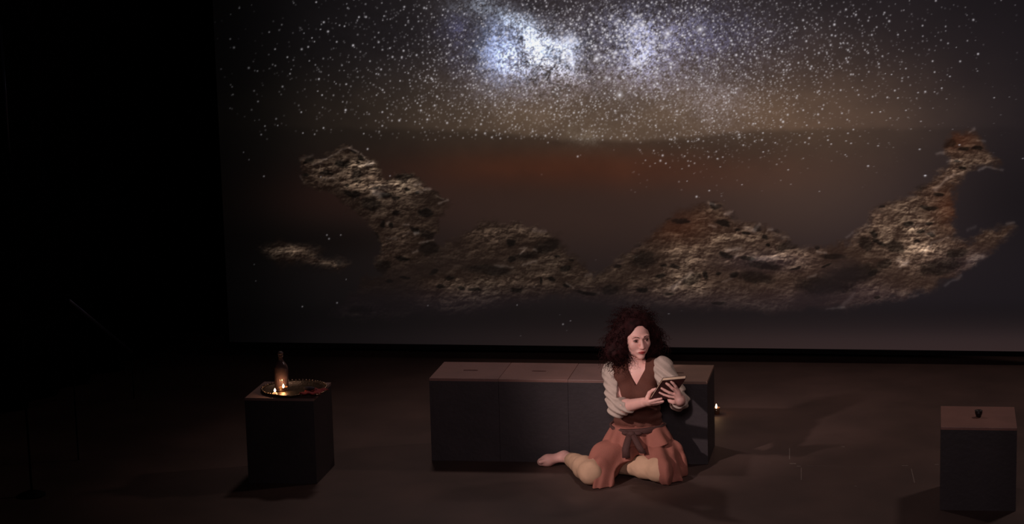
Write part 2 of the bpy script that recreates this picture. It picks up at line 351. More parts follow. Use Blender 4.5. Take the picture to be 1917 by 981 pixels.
    def dens(a, b):
        g = lambda cx, cy, sx, sy: math.exp(-.5*(((a-cx)/sx)**2+((b-cy)/sy)**2))
        v = .022+.95*g(1180, 80, 190, 80)+.45*g(1300, 110, 250, 100)+.22*g(1150, 200, 280, 60)+.30*g(1000, 130, 220, 80)+.10*g(1500, 200, 200, 110)+.32*g(1340, 190, 70, 60)+.25*g(1100, 180, 200, 50)
        v += .03*g(700, 80, 180, 90)+.11*g(860, 90, 120, 110)+.07*g(1400, 330, 110, 70)
        v *= (1 if a > 430 else .25)
        if b > 262+(0 if a < 1250 else 40): v *= (.03 if a < 1180 else .55)
        if b > 360: v *= .25
        return v
    def splat(sx, sy, r, amp):
        # nearest grid row/column by search on the nearly separable coordinates
        j = int(np.searchsorted(-y[:, 0], -sy)) if y[0, 0] > y[-1, 0] else int(np.searchsorted(y[:, 0], sy))
        j = min(max(j, 0), H-1)
        row = x[j]; i = int(np.searchsorted(row, sx))
        if i <= 0 or i >= W: return
        n = int(r*2.2/1.3)+2
        a, b, c, d = max(0, j-n), min(H, j+n+1), max(0, i-n), min(W, i+n+1)
        if a >= b or c >= d: return
        star[a:b, c:d] = np.maximum(star[a:b, c:d], amp*np.exp(-.5*((x[a:b, c:d]-sx)**2+(y[a:b, c:d]-sy)**2)/(r*.55)**2))
    for k in range(90):
        a = rng.normal(1196, 30); b = rng.normal(84, 30)
        splat(a, b, rng.uniform(2.4, 4.6), rng.uniform(.6, .95))
    for k in range(40):
        splat(rng.normal(1062, 12), rng.normal(96, 22), rng.uniform(2.4, 4.2), rng.uniform(.5, .9))
    for k in range(150):
        a = rng.normal(1165, 85); b = rng.normal(85, 38)
        splat(a, b, rng.uniform(2.0, 3.4), rng.uniform(.7, 1.))
    n = 0
    while n < 27000:
        a = rng.uniform(400, 1930); b = rng.uniform(-60, 400)
        if rng.rand() < dens(a, b)*1.0:
            u = rng.rand(); core = math.exp(-.5*(((a-1150)/260)**2+((b-80)/90)**2))
            amp = .13+.62*u**2.6+.16*core
            splat(a, b, 1.3+.75*rng.rand()+.5*(u > .95), min(amp, .95))
        n += 1
    for k in range(50):
        splat(rng.uniform(950, 1900), rng.uniform(400, 630), 1.5, rng.uniform(.1, .3))
    for sx, sy, r in BIGSTARS:
        splat(sx, sy, r*.95, .62+min(.38, r*.09) if sy < 400 else .5)
        if r > 4: splat(sx, sy, r*1.9, .5)
    star = star[..., None]
    col = col*(1-star)+star*np.array([226, 222, 228.])
    # the left of the image fades out
    fade = .34+.66*sstep(385, 620, x)
    col *= fade[..., None]
    return np.clip(col, 0, 245)/255.0
# ------------------------------------------------------------------ the stage
M_FLOOR = mat('stage_floor', lin((84, 64, 58)), .62, noise=.35, nscale=2.2, bump=.12, bscale=9, spec=.35)
M_DRAPE = mat('black_drape', lin((16, 14, 18)), .95, bump=.2, bscale=80, spec=.1)
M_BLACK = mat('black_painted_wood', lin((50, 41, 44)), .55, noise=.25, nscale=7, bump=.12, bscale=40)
M_DARK = mat('black_metal', lin((9, 8, 9)), .8, spec=.1)
obj('floor', box_bm((-9, -4.2, -.12), (5, 3.4, 0)), M_FLOOR, kind='structure')

def drape(name, a, b, z1, folds_, depth, m):
    """a hanging cloth with pleats between two floor points"""
    a = Vector(a); b = Vector(b); d = b-a; n = Vector((-d.y, d.x, 0)).normalized(); bm = bmesh.new(); rows = []
    N = folds_*8
    for i in range(N+1):
        t = i/N; k = math.sin(t*folds_*2*math.pi+.8*math.sin(t*17))*depth*(.7+.3*math.sin(t*31))
        p = a+d*t+n*k
        rows.append([bm.verts.new((p.x, p.y, z)) for z in (.0, .6, z1*.5, z1)]+[bm.verts.new((p.x+n.x*.012, p.y+n.y*.012, z)) for z in (z1, z1*.5, .6, .0)])
    for p, q in zip(rows, rows[1:]):
        for j in range(8): bm.faces.new((p[j], q[j], q[(j+1) % 8], p[(j+1) % 8]))
    bm.faces.new(rows[0]); bm.faces.new(rows[-1])
    return obj(name, bm, m, None, True, kind='structure')
drape('wall_back', (-9, 2.75, 0), (5, 2.75, 0), 5.2, 46, .07, M_DRAPE)
drape('wall_left', (-6.6, -4.0, 0), (-5.25, 2.5, 0), 5.2, 18, .08, M_DRAPE)

# the projection screen: a fine mesh that carries the projected picture as vertex colours
SX0, SX1, SZ0, SZ1, SY = -4.777, .80, .094, 2.72, 2.10
screen = thing('projection_screen', 'large projection screen showing a starry night sky above floating rocky hills', 'screen', ((SX0+SX1)/2, SY, SZ0))
nx, nz = 1090, 514
gx = np.linspace(SX0, SX1, nx); gz = np.linspace(SZ0, SZ1, nz)
XX, ZZ = np.meshgrid(gx, gz)
d0 = np.stack([XX, np.full_like(XX, SY), ZZ], -1)-CAM
zc = d0 @ _F; pxx = PX+FPX*(d0 @ _R)/zc; pyy = PY-FPX*(d0 @ _U)/zc       # the projected picture's own coordinates
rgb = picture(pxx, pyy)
rl = np.where(rgb < .04045, rgb/12.92, ((rgb+.055)/1.055)**2.4)
me = bpy.data.meshes.new('picture_surface')
me.vertices.add(nx*nz); me.vertices.foreach_set('co', np.stack([XX, np.full_like(XX, SY), ZZ], -1).astype(np.float32).ravel())
ii = (np.arange(nz-1)[:, None]*nx+np.arange(nx-1)[None]).ravel()
Q = np.stack([ii, ii+1, ii+1+nx, ii+nx], 1).astype(np.int32)
me.loops.add(Q.size); me.loops.foreach_set('vertex_index', Q.ravel())
me.polygons.add(len(Q)); me.polygons.foreach_set('loop_start', np.arange(0, Q.size, 4, dtype=np.int32)); me.update(calc_edges=True)
ca = me.color_attributes.new('picture', 'FLOAT_COLOR', 'POINT')
ca.data.foreach_set('color', np.concatenate([rl.reshape(-1, 3), np.ones((nx*nz, 1))], 1).astype(np.float32).ravel())
ms = bpy.data.materials.new('projected_picture'); ms.use_nodes = True; nt = ms.node_tree; b = nt.nodes['Principled BSDF']
at_n = nt.nodes.new('ShaderNodeAttribute'); at_n.attribute_name = 'picture'
b.inputs['Base Color'].default_value = (.012, .011, .011, 1); b.inputs['Roughness'].default_value = .9; b.inputs['Specular IOR Level'].default_value = 0
nt.links.new(at_n.outputs['Color'], b.inputs['Emission Color']); b.inputs['Emission Strength'].default_value = 1
ms.cycles.emission_sampling = 'NONE'
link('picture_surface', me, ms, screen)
obj('backing', box_bm((SX0, SY+.006, SZ0), (SX1, SY+.02, SZ1)), M_DARK, screen)
obj('bottom_batten', box_bm((SX0-.01, SY-.012, SZ0-.034), (SX1+.01, SY+.02, SZ0-.002), .004), M_DARK, screen)
obj('side_border', box_bm((SX0-.03, SY-.006, SZ0-.03), (SX0-.002, SY+.02, SZ1), .004), M_DARK, screen)

# ------------------------------------------------------------------ wooden boxes with a hand slot in the lid
def plate_bm(x0, x1, y0, y1, z, t, sw, sd, N=40):
    """a lid with an oval slot right through it"""
    bm = bmesh.new(); cx, cy = (x0+x1)/2, (y0+y1)/2; hx, hy_ = (x1-x0)/2, (y1-y0)/2; ins = []; outs = []
    A = [2*math.pi*i/N for i in range(N)]+[math.atan2(b_*hy_, a_*hx) % (2*math.pi) for a_ in (-1, 1) for b_ in (-1, 1)]
    for a in sorted(A):
        c, s = math.cos(a), math.sin(a); k = 1/max(abs(c)/hx, abs(s)/hy_)
        e = 1/(abs(c/(sw/2))**4+abs(s/(sd/2))**4)**.25
        outs.append((cx+c*k, cy+s*k)); ins.append((cx+c*e, cy+s*e))
    R = [[bm.verts.new((x, y, zz)) for x, y in ring] for ring, zz in ((outs, z-t), (outs, z-.003), ([(cx+(x-cx)*.993, cy+(y-cy)*.993) for x, y in outs], z), (ins, z), (ins, z-t))]
    n = len(outs)
    for a, b_ in list(zip(R, R[1:]))+[(R[-1], R[0])]:
        for i in range(n): bm.faces.new((a[i], a[(i+1) % n], b_[(i+1) % n], b_[i]))
    return bm
def wooden_box(x0, x1, y0, y1, h, label, m_top, slot=(.085, .026), group=None):
    t = thing('wooden_box', label, 'box', ((x0+x1)/2, (y0+y1)/2, 0), group); T = .015
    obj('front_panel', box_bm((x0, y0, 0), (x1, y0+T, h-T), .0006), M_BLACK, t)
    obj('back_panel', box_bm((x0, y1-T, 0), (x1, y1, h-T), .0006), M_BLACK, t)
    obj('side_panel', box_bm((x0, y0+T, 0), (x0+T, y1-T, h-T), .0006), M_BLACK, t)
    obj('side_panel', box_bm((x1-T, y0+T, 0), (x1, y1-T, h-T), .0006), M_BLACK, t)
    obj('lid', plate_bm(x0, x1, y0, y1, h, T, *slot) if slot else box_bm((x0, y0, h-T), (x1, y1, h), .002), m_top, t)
    return t
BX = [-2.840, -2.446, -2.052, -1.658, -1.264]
tops = [mat('lid_paint_lit', lin(c), .5, noise=.18, nscale=6, bump=.1, bscale=60) for c in ((122, 87, 80), (130, 93, 84), (124, 92, 85), (132, 101, 86))]  # black box paint lightened: light from above is put into the lid colour
labs = ['leftmost of the four dark wooden boxes pushed together as a bench', 'second dark box from the left in the bench row, with a clear lid slot',
        'third dark box from the left in the row, directly behind the woman', 'rightmost of the four dark boxes in the row, its lid beside her raised arm']
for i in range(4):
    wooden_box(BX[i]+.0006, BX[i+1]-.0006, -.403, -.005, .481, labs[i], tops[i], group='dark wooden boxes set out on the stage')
wooden_box(-3.745, -3.365, -.90, -.53, .481, 'dark wooden box at the far left carrying the round metal tray', mat('lid_left_lit', lin((128, 98, 92)), .5, noise=.2, nscale=7), None, 'dark wooden boxes set out on the stage')  # lid colour lightened with painted top light, like the bench lids
wooden_box(.042, .440, -1.205, -.765, .452, 'dark wooden box at the right with a small dark cup on its lid', mat('lid_right_lit', lin((136, 96, 86)), .5, noise=.2, nscale=5, bump=.1, bscale=60), None, 'dark wooden boxes set out on the stage')  # top light painted into this lid colour too

# small dark cup on the right box
c = at(1832, 783, -1.0); c = np.array((c[0], -.985, .452))
cup = thing('cup', 'small dark wooden cup standing in the middle of the right box lid', 'cup', tuple(c))
M_CUP = mat('dark_cup', lin((30, 14, 12)), .5, noise=.3, nscale=40)
obj('bowl', lathe_bm([(0, c[2]+.001), (.013, c[2]+.001), (.014, c[2]+.006), (.019, c[2]+.018), (.020, c[2]+.034), (.0175, c[2]+.034), (.016, c[2]+.018), (.0, c[2]+.010)], c[0], c[1], 24), M_CUP, cup, True)
obj('rim', lathe_bm([(.0200, c[2]+.031), (.0212, c[2]+.033), (.0205, c[2]+.036), (.0175, c[2]+.035), (.0180, c[2]+.032)], c[0], c[1], 24), M_CUP, cup, True)

# ------------------------------------------------------------------ tray and the things on it
ZT = .481
tc = at(551, 739, -.715); TX, TY = tc[0], -.715
M_BRASS = mat('tarnished_silver', lin((170, 142, 116)), .3, metal=1, noise=.4, nscale=30, bump=.25, bscale=90)
tray = thing('tray', 'round embossed metal tray lying on the left box', 'tray', (TX, TY, ZT))
obj('dish_plate', lathe_bm([(0, ZT+.004), (.135, ZT+.004), (.150, ZT+.012), (.172, ZT+.015), (.178, ZT+.013), (.160, ZT+.006), (.145, ZT+.001), (0, ZT+.001)], TX, TY, 64, wob=.006), M_BRASS, tray, True)
bm = bmesh.new()
for i in range(56):
    a = 2*math.pi*i/56; ellipsoid_bm((TX+.174*math.cos(a), TY+.174*math.sin(a), ZT+.0155), (.0065, .0065, .0042), None, bm, 8)
obj('beaded_rim', bm, M_BRASS, tray, True)
def tray_pt(px, py, z=ZT+.005):
    q = atz(px, py, z); return q
# shallow dish in the middle of the tray
q = tray_pt(541, 742); dish = thing('dish', 'shallow shiny metal dish lying on the tray in front of the bottle', 'dish', (q[0], q[1], ZT+.005))
z0 = ZT+.0055
obj('bowl', lathe_bm([(0, z0), (.035, z0), (.055, z0+.010), (.066, z0+.014), (.064, z0+.016), (.052, z0+.012), (.033, z0+.003), (0, z0+.003)], q[0], q[1], 40, sy=.8), M_BRASS, dish, True)
obj('rim', lathe_bm([(.063, z0+.013), (.068, z0+.0135), (.067, z0+.0175), (.063, z0+.0165)], q[0], q[1], 40, sy=.8), M_BRASS, dish, True)
# folded red cloth at the right of the tray
q = tray_pt(588, 738); bm = bmesh.new(); n = 14; V = []
for j in range(n):
    V.append([])
    for i in range(n):
        u_, v_ = i/(n-1)-.5, j/(n-1)-.5
        V[-1].append(bm.verts.new((q[0]+u_*.105+v_*.02, q[1]+v_*.13, ZT+.018+.004*math.sin(u_*14+v_*9)+.003*math.sin(v_*22))))
for j in range(n-1):
    for i in range(n-1): bm.faces.new((V[j][i], V[j][i+1], V[j+1][i+1], V[j+1][i]))
r = bmesh.ops.extrude_face_region(bm, geom=bm.faces[:])
for v in [g for g in r['geom'] if isinstance(g, bmesh.types.BMVert)]: v.co.z += .006
M_RED = mat('red_cloth', lin((150, 40, 44)), .85, noise=.35, nscale=30, bump=.3, bscale=120)
obj('cloth', bm, M_RED, None, True, label='folded red cloth on the right side of the tray', category='cloth')
# little dark pouch on the cloth
q = tray_pt(579, 729, ZT+.03)
pch = thing('pouch', 'small dark purple pouch lying on the red cloth', 'pouch', (q[0], q[1], ZT+.027))
M_P = mat('dark_pouch', lin((38, 22, 34)), .85, bump=.3, bscale=90)
obj('bag', ellipsoid_bm((q[0], q[1], ZT+.036), (.032, .022, .011)), M_P, pch, True)
obj('drawstring', tube_bm([(q[0]+.026, q[1]-.006, ZT+.038), (q[0]+.034, q[1]-.012, ZT+.034), (q[0]+.040, q[1]-.004, ZT+.033), (q[0]+.046, q[1]-.014, ZT+.033)], .0016, 6), M_P, pch, True)
# small metal cup lying at the far right rim of the tray
q = tray_pt(600, 741); sp = thing('spoon', 'small shiny metal spoon on the right edge of the tray', 'spoon', (q[0], q[1], ZT+.02))
obj('bowl', ellipsoid_bm((q[0]-.012, q[1]-.03, ZT+.021), (.014, .011, .004)), M_BRASS, sp, True)
obj('handle', tube_bm([(q[0]-.004, q[1]-.022, ZT+.022), (q[0]+.012, q[1]+.005, ZT+.024), (q[0]+.024, q[1]+.034, ZT+.028)], lambda t: .0022+.0014*t, 8), M_BRASS, sp, True)

# bottle
q = tray_pt(528, 731); bx, by = q[0], q[1]; z0 = ZT+.0055
M_GLASS = mat('dark_glass', lin((150, 120, 120)), .08, noise=0, Transmission_Weight=.75, IOR=1.45)
bt = thing('bottle', 'tall dark glass bottle with a narrow neck standing on the tray behind the candles', 'bottle', (bx, by, z0))
obj('glass_body', lathe_bm([(0, z0), (.034, z0), (.038, z0+.005), (.038, z0+.125), (.034, z0+.140), (.022, z0+.158), (.013, z0+.170), (.0115, z0+.190), (.0155, z0+.193), (.0155, z0+.198), (.0105, z0+.198), (.009, z0+.172), (.018, z0+.156), (.030, z0+.138), (.034, z0+.122), (.034, z0+.010), (0, z0+.008)], bx, by, 32), M_GLASS, bt, True)
obj('stopper', lathe_bm([(0, z0+.185), (.0085, z0+.186), (.0095, z0+.199), (.015, z0+.204), (.016, z0+.212), (.009, z0+.220), (0, z0+.222)], bx, by, 20), mat('stopper_wood', lin((88, 66, 66)), .6, noise=.3, nscale=50), bt, True)

# candles
M_FLAME = emis('flame', (1, .62, .38), 14)
M_WICK = mat('wick', (.01, .01, .01), .9)
def candle(px, py, z, Y, r, h, label, wax, glass=None, watts=.5, flame_h=.03):
    if Y is None: q = atz(px, py, z)
    else: q = at(px, py, Y)
    x, y = q[0], q[1]
    t = thing('candle', label, 'candle', (x, y, z), 'lit candles')
    if glass:
        obj('glass_cup', lathe_bm([(0, z), (r+.002, z), (r+.005, z+h*1.35), (r+.0035, z+h*1.35), (r+.001, z+.003), (0, z+.003)], x, y, 24), glass, t, True)
    obj('wax', lathe_bm([(0, z+.004), (r, z+.004), (r, z+h), (r*.8, z+h-.001), (r*.5, z+h-.003), (0, z+h-.003)], x, y, 24), wax, t, True)
    obj('wick', tube_bm([(x, y, z+h-.004), (x+.001, y, z+h+.006)], .0009, 6), M_WICK, t)
    f0 = z+h+.003
    obj('flame', lathe_bm([(0, f0), (.0045, f0+flame_h*.18), (.0062, f0+flame_h*.38), (.0042, f0+flame_h*.66), (.0016, f0+flame_h*.88), (0, f0+flame_h)], x, y, 14), M_FLAME, t, True)
    d = bpy.data.lights.new('candle_glow', 'POINT'); d.energy = watts; d.color = (1, .55, .25); d.shadow_soft_size = .006
    lo = bpy.data.objects.new('candle_glow', d); C.objects.link(lo); lo.location = (x, y, f0+flame_h*.5+.012)
    return t
M_WAX = mat('wax', lin((232, 200, 170)), .5, Subsurface_Weight=.3)
M_CG = mat('candle_glass', lin((210, 160, 120)), .1, Transmission_Weight=.8)
candle(515, 739, ZT+.006, None, .011, .012, 'low tea light burning at the left of the tray', M_WAX, None, .12, .022)
candle(531, 736, ZT+.006, None, .019, .026, 'lit candle in a small glass cup right in front of the bottle', M_WAX, M_CG, .16, .024)
candle(1341, 775, 0, None, .018, .030, 'lit candle on the floor behind the right end of the box row', M_WAX, M_CG, .12, .032)

# ------------------------------------------------------------------ tape marks on the floor and odd pieces at the left
M_TAPE = mat('white_tape', lin((120, 104, 96)), .7, noise=.35, nscale=60)
def tape(pts_list, label):
    bm = bmesh.new()
    a0 = atz(*pts_list[0][0])
    for (p, q, wd) in pts_list:
        a, b_ = atz(*p), atz(*q); d = b_-a; L = np.linalg.norm(d); d = d/L; s = np.array((-d[1], d[0], 0))*wd/2
        for zz in (0,):
            vs = [bm.verts.new(Vector(v)+Vector((0, 0, k))) for k in (.0002, .0012) for v in (a+s, a-s, b_-s, b_+s)]
            for f in ((0, 1, 2, 3), (7, 6, 5, 4), (0, 4, 5, 1), (1, 5, 6, 2), (2, 6, 7, 3), (3, 7, 4, 0)): bm.faces.new([vs[i] for i in f])
    obj('tape_mark', bm, M_TAPE, None, False, label=label, category='tape mark', group='tape marks on the stage floor')
tape([((1478, 868), (1490, 868), .014)], 'brightest white tape dash on the floor between the bench and the right box')
tape([((1492, 873), (1499, 873), .010)], 'tiny tape dash just right of the brightest tape dash')
tape([((1478, 839), (1478, 860), .005)], 'thin faint tape line running back from the brightest tape dash')
tape([((1500, 876), (1500, 899), .005)], 'thin faint tape line running forward from the tiny tape dash')
tape([((1688, 872), (1700, 872), .014)], 'white tape dash on the floor left of the right box')
tape([((1706, 878), (1712, 904), .005)], 'thin slanting tape line in front of the tape dash near the right box')
tape([((1750, 870), (1757, 870), .014)], 'short tape dash touching the left side of the right box')
tape([((1575, 836), (1581, 837), .010)], 'small tape scrap on the floor furthest back between the tape dashes')
tape([((1600, 910), (1604, 911), .010)], 'small tape scrap on the floor nearest the front edge')
tape([((1510, 872), (1682, 874), .0016)], 'long hair-thin tape line joining the two white tape dashes')

M_RAIL = mat('dull_rail', lin((70, 72, 92)), .35, metal=.6)
ra, rb = at(128, 562, -.5), at(246, 659, .9)
rail = thing('stair_rail', 'thin dark metal handrail slanting down in front of the black drape at the left', 'handrail', (ra[0], ra[1], 0))
obj('rail', tube_bm([ra, rb], .011, 10), M_RAIL, rail, True)
obj('post', tube_bm([(ra[0], ra[1], 0), ra], .004, 8), M_DARK, rail, True)
obj('post', tube_bm([(rb[0], rb[1], 0), rb], .004, 8), M_DARK, rail, True)
pa, pb = at(6, 120, -1.2), at(14, 250, -1.2)
pp = thing('upright_pole', 'thin upright metal pole at the far left edge against the dark', 'pole', (pb[0], pb[1], 0))  # plain pole built around a faint upright glint, carries no lamp
obj('pole', tube_bm([(pb[0], pb[1], 0), (pb[0], pb[1], pb[2])], .006, 10), M_DARK, pp, True)  # coloured black so that only the length above shows
obj('upper_tube', tube_bm([(pb[0], pb[1], pb[2]-.1), (pb[0], pb[1], pa[2]+.2)], .0085, 10), M_RAIL, pp, True)
obj('base', lathe_bm([(0, 0), (.07, 0), (.07, .01), (.02, .03), (0, .03)], pb[0], pb[1], 24), M_DARK, pp, True)
# ------------------------------------------------------------------ distance fields and the surface they enclose
class Field:
    def __init__(s, lo, hi, h):
        s.h = h; s.lo = np.array(lo, float); s.n = np.ceil((np.array(hi)-lo)/h).astype(int)+1
        s.f = np.full(s.n, .25, np.float32)
    def grid(s, lo, hi):
        a = np.clip(np.floor((np.array(lo)-s.lo)/s.h).astype(int), 0, s.n-1); b = np.clip(np.ceil((np.array(hi)-s.lo)/s.h).astype(int)+1, 1, s.n)
        ax = [s.lo[i]+s.h*np.arange(a[i], b[i]) for i in range(3)]
        X, Y, Z = np.meshgrid(*ax, indexing='ij', sparse=True)
        return tuple(slice(a[i], b[i]) for i in range(3)), X, Y, Z
    def add(s, fn, lo, hi, k=.02, mode='u'):
        pad = k+.03
        sl, X, Y, Z = s.grid(np.array(lo)-pad, np.array(hi)+pad)
        d = fn(X, Y, Z); f = s.f[sl]
        if mode == 's': f = -f
        hh = np.clip(.5+.5*(d-f)/k, 0, 1) if k > 0 else (d > f)*1.
        r = d*(1-hh)+f*hh-k*hh*(1-hh)
        s.f[sl] = -r if mode == 's' else r
    def cone(s, a, b, ra, rb, k=.02, mode='u', flat=None):
        a = np.array(a, float); b = np.array(b, float); e = b-a; L = e@e+1e-9; m = max(ra, rb)
        def fn(X, Y, Z):
            t = np.clip(((X-a[0])*e[0]+(Y-a[1])*e[1]+(Z-a[2])*e[2])/L, 0, 1)
            dx = X-a[0]-t*e[0]; dy = Y-a[1]-t*e[1]; dz = Z-a[2]-t*e[2]
            if flat is not None:      # squeezed along the unit vector flat[:3] by the factor flat[3]
                q = dx*flat[0]+dy*flat[1]+dz*flat[2]; g = (1/flat[3]-1)
                dx = dx+q*g*flat[0]; dy = dy+q*g*flat[1]; dz = dz+q*g*flat[2]
            return np.sqrt(dx*dx+dy*dy+dz*dz)-(ra+(rb-ra)*t)
        s.add(fn, np.minimum(a, b)-m, np.maximum(a, b)+m, k, mode)
    def chain(s, pts, rs, k=.02, mode='u', flat=None):
        for p, q, r0, r1 in zip(pts, pts[1:], rs, rs[1:]): s.cone(p, q, r0, r1, k, mode, flat)
    def ell(s, c, r, k=.02, M=None, mode='u'):
        c = np.array(c, float); r = np.array(r, float); m = r.max(); M = np.eye(3) if M is None else M
        def fn(X, Y, Z):
            x, y, z = X-c[0], Y-c[1], Z-c[2]
            u = [(x*M[0, i]+y*M[1, i]+z*M[2, i]) for i in range(3)]
            k0 = np.sqrt((u[0]/r[0])**2+(u[1]/r[1])**2+(u[2]/r[2])**2)
            k1 = np.sqrt((u[0]/r[0]**2)**2+(u[1]/r[1]**2)**2+(u[2]/r[2]**2)**2)
            return k0*(k0-1)/(k1+1e-6)
        s.add(fn, c-m, c+m, k, mode)
    def cut(s, p, n, k=.004):
        """keep the side of a plane that n points away from"""
        n = np.array(n, float); n /= np.linalg.norm(n)
        sl, X, Y, Z = s.grid(s.lo, s.lo+s.h*s.n)
        d = (X-p[0])*n[0]+(Y-p[1])*n[1]+(Z-p[2])*n[2]
        s.f = np.maximum(s.f, d.astype(np.float32))
    def disp(s, fn):
        sl, X, Y, Z = s.grid(s.lo, s.lo+s.h*s.n)
        m = np.abs(s.f) < .05
        s.f = np.where(m, s.f+fn(X, Y, Z), s.f).astype(np.float32)
    def mesh(s, name):
        f = s.f.copy()
        f[0] = f[-1] = .1; f[:, 0] = f[:, -1] = .1; f[:, :, 0] = f[:, :, -1] = .1
        ins = f < 0
        acc = np.zeros(tuple(s.n-1), np.int8)
        for i in (0, 1):
            for j in (0, 1):
                for k in (0, 1): acc += ins[i:s.n[0]-1+i, j:s.n[1]-1+j, k:s.n[2]-1+k]
        cells = np.argwhere((acc > 0) & (acc < 8)); idx = np.full(tuple(s.n-1), -1, np.int32); idx[tuple(cells.T)] = np.arange(len(cells))
        P = np.zeros((len(cells), 3)); W = np.zeros(len(cells))
        cor = [(i, j, k) for i in (0, 1) for j in (0, 1) for k in (0, 1)]
        for a in cor:
            for ax in range(3):
                if a[ax]: continue
                b = list(a); b[ax] = 1
                fa = f[tuple((cells+a).T)]; fb = f[tuple((cells+b).T)]
                m = (fa < 0) != (fb < 0); t = fa[m]/(fa[m]-fb[m])
                p = np.tile(np.array(a, float), (m.sum(), 1)); p[:, ax] = t
                P[m] += p; W[m] += 1
        V = s.lo+s.h*(cells+P/W[:, None])
        quads = []
        for ax in range(3):
            o1, o2 = [(1, 2), (2, 0), (0, 1)][ax]
            sl0 = [slice(None)]*3; sl1 = [slice(None)]*3; sl0[ax] = slice(0, -1); sl1[ax] = slice(1, None)
            A, B = ins[tuple(sl0)], ins[tuple(sl1)]
            for flip, mm in ((0, A & ~B), (1, ~A & B)):
                e = np.argwhere(mm)
                e = e[(e[:, o1] > 0) & (e[:, o2] > 0)]
                d1 = np.zeros(3, int); d1[o1] = 1; d2 = np.zeros(3, int); d2[o2] = 1
                q = [idx[tuple((e-d1-d2).T)], idx[tuple((e-d2).T)], idx[tuple(e.T)], idx[tuple((e-d1).T)]]
                if flip: q = q[::-1]
                quads.append(np.stack(q, 1))
        Q = np.concatenate(quads); Q = Q[(Q >= 0).all(1)]
        # two light smoothing passes along the quads' edges
        for _ in range(2):
            S = np.zeros_like(V); N = np.zeros(len(V))
            for i in range(4):
                a, b = Q[:, i], Q[:, (i+1) % 4]
                for c_ in range(3):
                    S[:, c_] += np.bincount(a, V[b, c_], len(V))+np.bincount(b, V[a, c_], len(V))
                N += np.bincount(a, minlength=len(V))+np.bincount(b, minlength=len(V))
            V = V*.55+.45*S/np.maximum(N, 1)[:, None]
        me = bpy.data.meshes.new(name)
        me.vertices.add(len(V)); me.vertices.foreach_set('co', V.astype(np.float32).ravel())
        me.loops.add(Q.size); me.loops.foreach_set('vertex_index', Q.astype(np.int32).ravel())
        me.polygons.add(len(Q)); me.polygons.foreach_set('loop_start', np.arange(0, Q.size, 4, dtype=np.int32))
        me.update(calc_edges=True); me.validate()
        return me

def wave(X, Y, Z, k, seed):
    """a smooth crumpled pattern in -1..1, k waves to the metre"""
    r = random.Random(seed); s = 0
    for i in range(4):
        d = Vector((r.gauss(0, 1), r.gauss(0, 1), r.gauss(0, 1))).normalized()*k*(.6+.35*i)
        w2 = .8*np.sin(X*d.y*.7+Y*d.z*.7+Z*d.x*.7+i)
        s = s+np.sin((X*d.x+Y*d.y+Z*d.z)*2*math.pi*.5+w2*1.5+i*1.7)/(1+.4*i)
    return s/2.4

# ------------------------------------------------------------------ the woman
woman = thing('person', 'barefoot curly-haired woman kneeling on the stage floor in brown vest and skirt, holding a book', 'person', (-1.63, -.62, 0))
M_SKIN = mat('skin', lin((244, 188, 176)), .5, bump=.08, bscale=180, noise=.12, nscale=14)
M_SKIN.node_tree.nodes['Principled BSDF'].inputs['Subsurface Weight'].default_value = .12
M_SKIN.node_tree.nodes['Principled BSDF'].inputs['Subsurface Radius'].default_value = (.012, .004, .002)
M_LINEN = mat('cream_linen', lin((192, 172, 160)), .85, bump=.25, bscale=160, noise=.12, nscale=18)
M_VEST = mat('brown_wool', lin((100, 56, 44)), .85, bump=.3, bscale=220, noise=.22, nscale=16)
M_SKIRT = mat('rust_cotton', lin((160, 98, 84)), .85, bump=.25, bscale=200, noise=.16, nscale=9)
M_LEG = mat('beige_knit', lin((208, 168, 138)), .85, bump=.2, bscale=260, noise=.08, nscale=20)
M_BELT = mat('dark_sash', lin((74, 44, 40)), .8, bump=.3, bscale=150)
M_HAIR = mat('auburn_hair', lin((50, 21, 22)), .75, noise=.6, nscale=45, spec=.12)
M_LIP = mat('lip', lin((168, 62, 62)), .45)
M_EYE = mat('eyeball', lin((112, 82, 76)), .3)  # whites darkened: shade of the eye sockets put into the colour
M_IRIS = mat('iris', lin((42, 26, 20)), .2)
M_BROW = mat('brow', lin((74, 38, 30)), .8)

# joints
HIP_R, HIP_L = np.array((-1.715, -.53, .135)), np.array((-1.555, -.53, .135))
KNEE_R, KNEE_L = np.array((-1.862, -.845, .07)), np.array((-1.492, -.80, .078))
ANK_R, ANK_L = np.array((-2.03, -.515, .052)), np.array((-1.78, -.60, .045))
SH_R, SH_L = np.array((-1.765, -.585, .575)), np.array((-1.497, -.605, .605))
EL_R, EL_L = at(1156, 764, -.70), at(1271, 750, -.78)
WR_R, WR_L = at(1206, 753, -.90), at(1273, 750, -1.0)

# head frame: x to her left, -y where the face looks, z up
hy, hp, hr = math.radians(25), math.radians(4), math.radians(3)
HM = np.array(Matrix.Rotation(hy, 3, 'Z') @ Matrix.Rotation(-hr, 3, 'Y') @ Matrix.Rotation(hp, 3, 'X'))
HC = np.array((-1.634, -.612, .787))
def H(x, y, z): return HC+HM @ np.array((x, y, z))

B = Field((-2.32, -1.18, -.004), (-1.28, -.36, .94), .0036)
def leg(F, hip, knee, ank, g=0., foot=True):
    mid = hip*.5+knee*.5
    F.chain([hip, mid, knee], [.078+g, .07+g, .052+g], .03)
    calf = knee*.68+ank*.32+np.array((0, 0, .008))
    F.chain([knee, calf, ank*.9+knee*.1], [.05+g, .052+g, .032+g], .02)
leg(B, HIP_R, KNEE_R, ANK_R); leg(B, HIP_L, KNEE_L, ANK_L)
